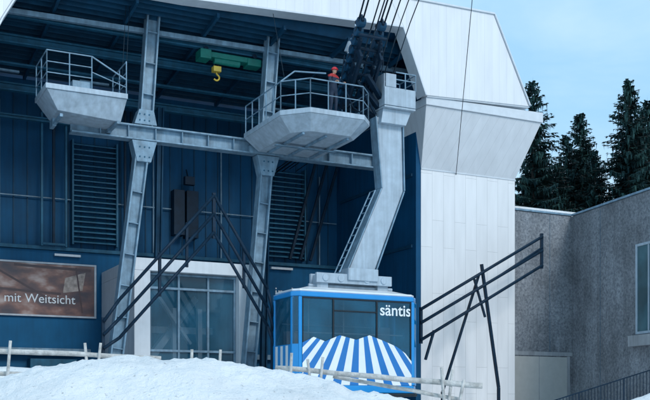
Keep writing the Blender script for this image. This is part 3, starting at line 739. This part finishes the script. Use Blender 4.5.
p.obox(A,B,.05,.04,(0,0,1)); p.obox(A-V((0,0,.98)),B-V((0,0,.98)),.04,.03,(0,0,1))
for i in range(0,n+1,14):
    c=A.lerp(B,i/n); p.obox(c-V((0,0,2.6)),c+V((0,0,.02)),.05,.05)
f3.done()

# ================================================================ trees
def spruce_mesh(seed,h,R):
    rnd=random.Random(seed); vs=[];fs=[];mi=[]
    def tri(a,b,c,m): i=len(vs); vs.extend([a,b,c]); fs.append((i,i+1,i+2)); mi.append(m)
    n=8; 
    for k in range(n):
        a0=2*math.pi*k/n;a1=2*math.pi*(k+1)/n; r=h*.014
        i=len(vs); vs.extend([V((math.cos(a0)*r,math.sin(a0)*r,0)),V((math.cos(a1)*r,math.sin(a1)*r,0)),V((0,0,h))]); fs.append((i,i+1,i+2)); mi.append(0)
    z=h*.10
    while z<h*.985:
        f=1-z/h; L0=R*(f**.8)*(1 if f<.85 else .85)+.1
        nb=rnd.randint(6,9)
        for b in range(nb):
            if rnd.random()<.12: continue
            an=rnd.random()*2*math.pi; L=L0*rnd.uniform(.5,1.25); zz=z+rnd.uniform(-.15,.15)
            d=V((math.cos(an),math.sin(an),0)); perp=V((-d.y,d.x,0))
            droop=.28+.25*f; seg=max(3,int(L/.24))
            pp=None
            for s in range(seg+1):
                u=s/seg; c=d*(L*u)+V((0,0,zz-droop*L*u+.26*L*u*u*1.0+ (.15 if f<.15 else 0)*L*u*2))
                if pp is not None:
                    wv=V((0,0,.025)); tri(pp+wv,pp-wv,c,0)
                    wd=(1-u*.75)*min(.75,L*.34)*rnd.uniform(.6,1.25)+.08
                    for sg in (1,-1):
                        for q in range(2):
                            tip=c+perp*sg*wd*rnd.uniform(.6,1.1)+d*wd*rnd.uniform(.2,.9)+V((0,0,-wd*rnd.uniform(.1,.75)))
                            m0=pp.lerp(c,rnd.random()); e=(tip-m0); w=V((e.y,-e.x,e.length*rnd.uniform(-.4,.4))).normalized()*rnd.uniform(.05,.10)
                            mid=m0+e*.45
                            i=len(vs); vs.extend([m0,mid+w,tip,mid-w]); fs.append((i,i+1,i+2,i+3)); mi.append(1)
                    if rnd.random()<.85:
                        tip=c+V((rnd.uniform(-.08,.08),rnd.uniform(-.08,.08),-rnd.uniform(.2,.55))); m0=c; w=perp*rnd.uniform(.05,.12)
                        i=len(vs); vs.extend([m0-w,m0+w,tip]); fs.append((i,i+1,i+2)); mi.append(1)
                pp=c
        z+=rnd.uniform(.22,.40)*(.6+.5*f)
    me=bpy.data.meshes.new('spruce'); me.from_pydata([tuple(v) for v in vs],[],fs); me.materials.append(M['bark']); me.materials.append(M['needle'])
    me.polygons.foreach_set('material_index',mi); return me
sm_=[spruce_mesh(1,20,4.6),spruce_mesh(2,22,5.0),spruce_mesh(3,17,4.2)]
def tree(u_x,y,top,mi,rz):
    me=sm_[mi]; hh=(20,22,17)[mi]; base=gz(u_x,y)-.2; k=(top-base)/hh
    ob=bpy.data.objects.new('spruce_tree',me); COL.objects.link(ob); ob.location=(u_x,y,base); ob.scale=(k*1.05,k*1.05,k); ob.rotation_euler=(0,0,rz)
for (x,y,top,m,r) in ((15.8,76,26.6,1,.3),(22.8,75,26.2,0,1.2),(19.3,80,23.4,2,2.2),(21.4,84,26.4,0,4),(25.8,80,26.4,1,5),(17.4,82,22.6,2,.9),(28.5,82,28,0,2.7),(23.6,90,25.5,1,3.3),(13.2,84,20,2,1.7),(27,88,27,0,.2),(20,92,25.4,1,.8),(32,84,27,1,1.1),(24.4,78,24,2,2.9),(17.9,77,20.5,0,3.9),(20.8,77,21.5,1,.5),(30,95,30,1,2)):
    tree(x,y,top,m,r)

# ================================================================ camera
cam=bpy.data.cameras.new('camera'); co=bpy.data.objects.new('camera',cam); COL.objects.link(co)
co.location=(0,0,1.6); co.rotation_euler=(math.radians(90),0,0)
cam.sensor_width=36; cam.lens=55.38; cam.shift_y=.3154; cam.clip_end=3000; cam.clip_start=.1
scene.camera=co
# ================================================================ light
EL=math.radians(34); 
sdir=V((.55,-.83,0)).normalized()
sun_vec=V((sdir.x*math.cos(EL),sdir.y*math.cos(EL),math.sin(EL)))
sl=bpy.data.lights.new('sun','SUN'); sl.energy=1.5; sl.angle=math.radians(16); sl.color=(1,.97,.93)
so=bpy.data.objects.new('sun',sl); COL.objects.link(so); so.rotation_euler=(-sun_vec).to_track_quat('-Z','Y').to_euler(); so.location=(30,-20,60)
w=bpy.data.worlds.new('World'); scene.world=w; w.use_nodes=True; nt=w.node_tree; N=nt.nodes; L=nt.links
bg=N['Background']; sky=N.new('ShaderNodeTexSky'); sky.sky_type='NISHITA'; sky.sun_disc=False; sky.sun_elevation=EL
sky.sun_rotation=math.atan2(sun_vec.x,sun_vec.y); sky.altitude=1300; sky.air_density=1.0; sky.dust_density=1.0
tc=N.new('ShaderNodeTexCoord'); mp=N.new('ShaderNodeMapping'); mp.inputs['Scale'].default_value=(1.8,1.8,5); L.new(tc.outputs['Generated'],mp.inputs[0])
n=N.new('ShaderNodeTexNoise'); n.inputs['Scale'].default_value=2.2; n.inputs['Detail'].default_value=6; n.inputs['Roughness'].default_value=.5; n.inputs['Distortion'].default_value=.3; L.new(mp.outputs[0],n.inputs[0])
cr=N.new('ShaderNodeValToRGB'); cr.color_ramp.elements[0].position=.38; cr.color_ramp.elements[0].color=(.285,.51,.72,1); cr.color_ramp.elements[1].position=.68; cr.color_ramp.elements[1].color=(.46,.64,.78,1); L.new(n.outputs[0],cr.inputs[0])
sc=N.new('ShaderNodeVectorMath'); sc.operation='SCALE'; sc.inputs['Scale'].default_value=10; L.new(cr.outputs[0],sc.inputs[0])
mx=N.new('ShaderNodeMix'); mx.data_type='RGBA'; mx.inputs[0].default_value=.88; L.new(sky.outputs[0],mx.inputs[6]); L.new(sc.outputs[0],mx.inputs[7]); L.new(mx.outputs[2],bg.inputs[0])
bg.inputs[1].default_value=.15
scene.view_settings.view_transform='Standard'; scene.view_settings.look='None'; scene.view_settings.exposure=0
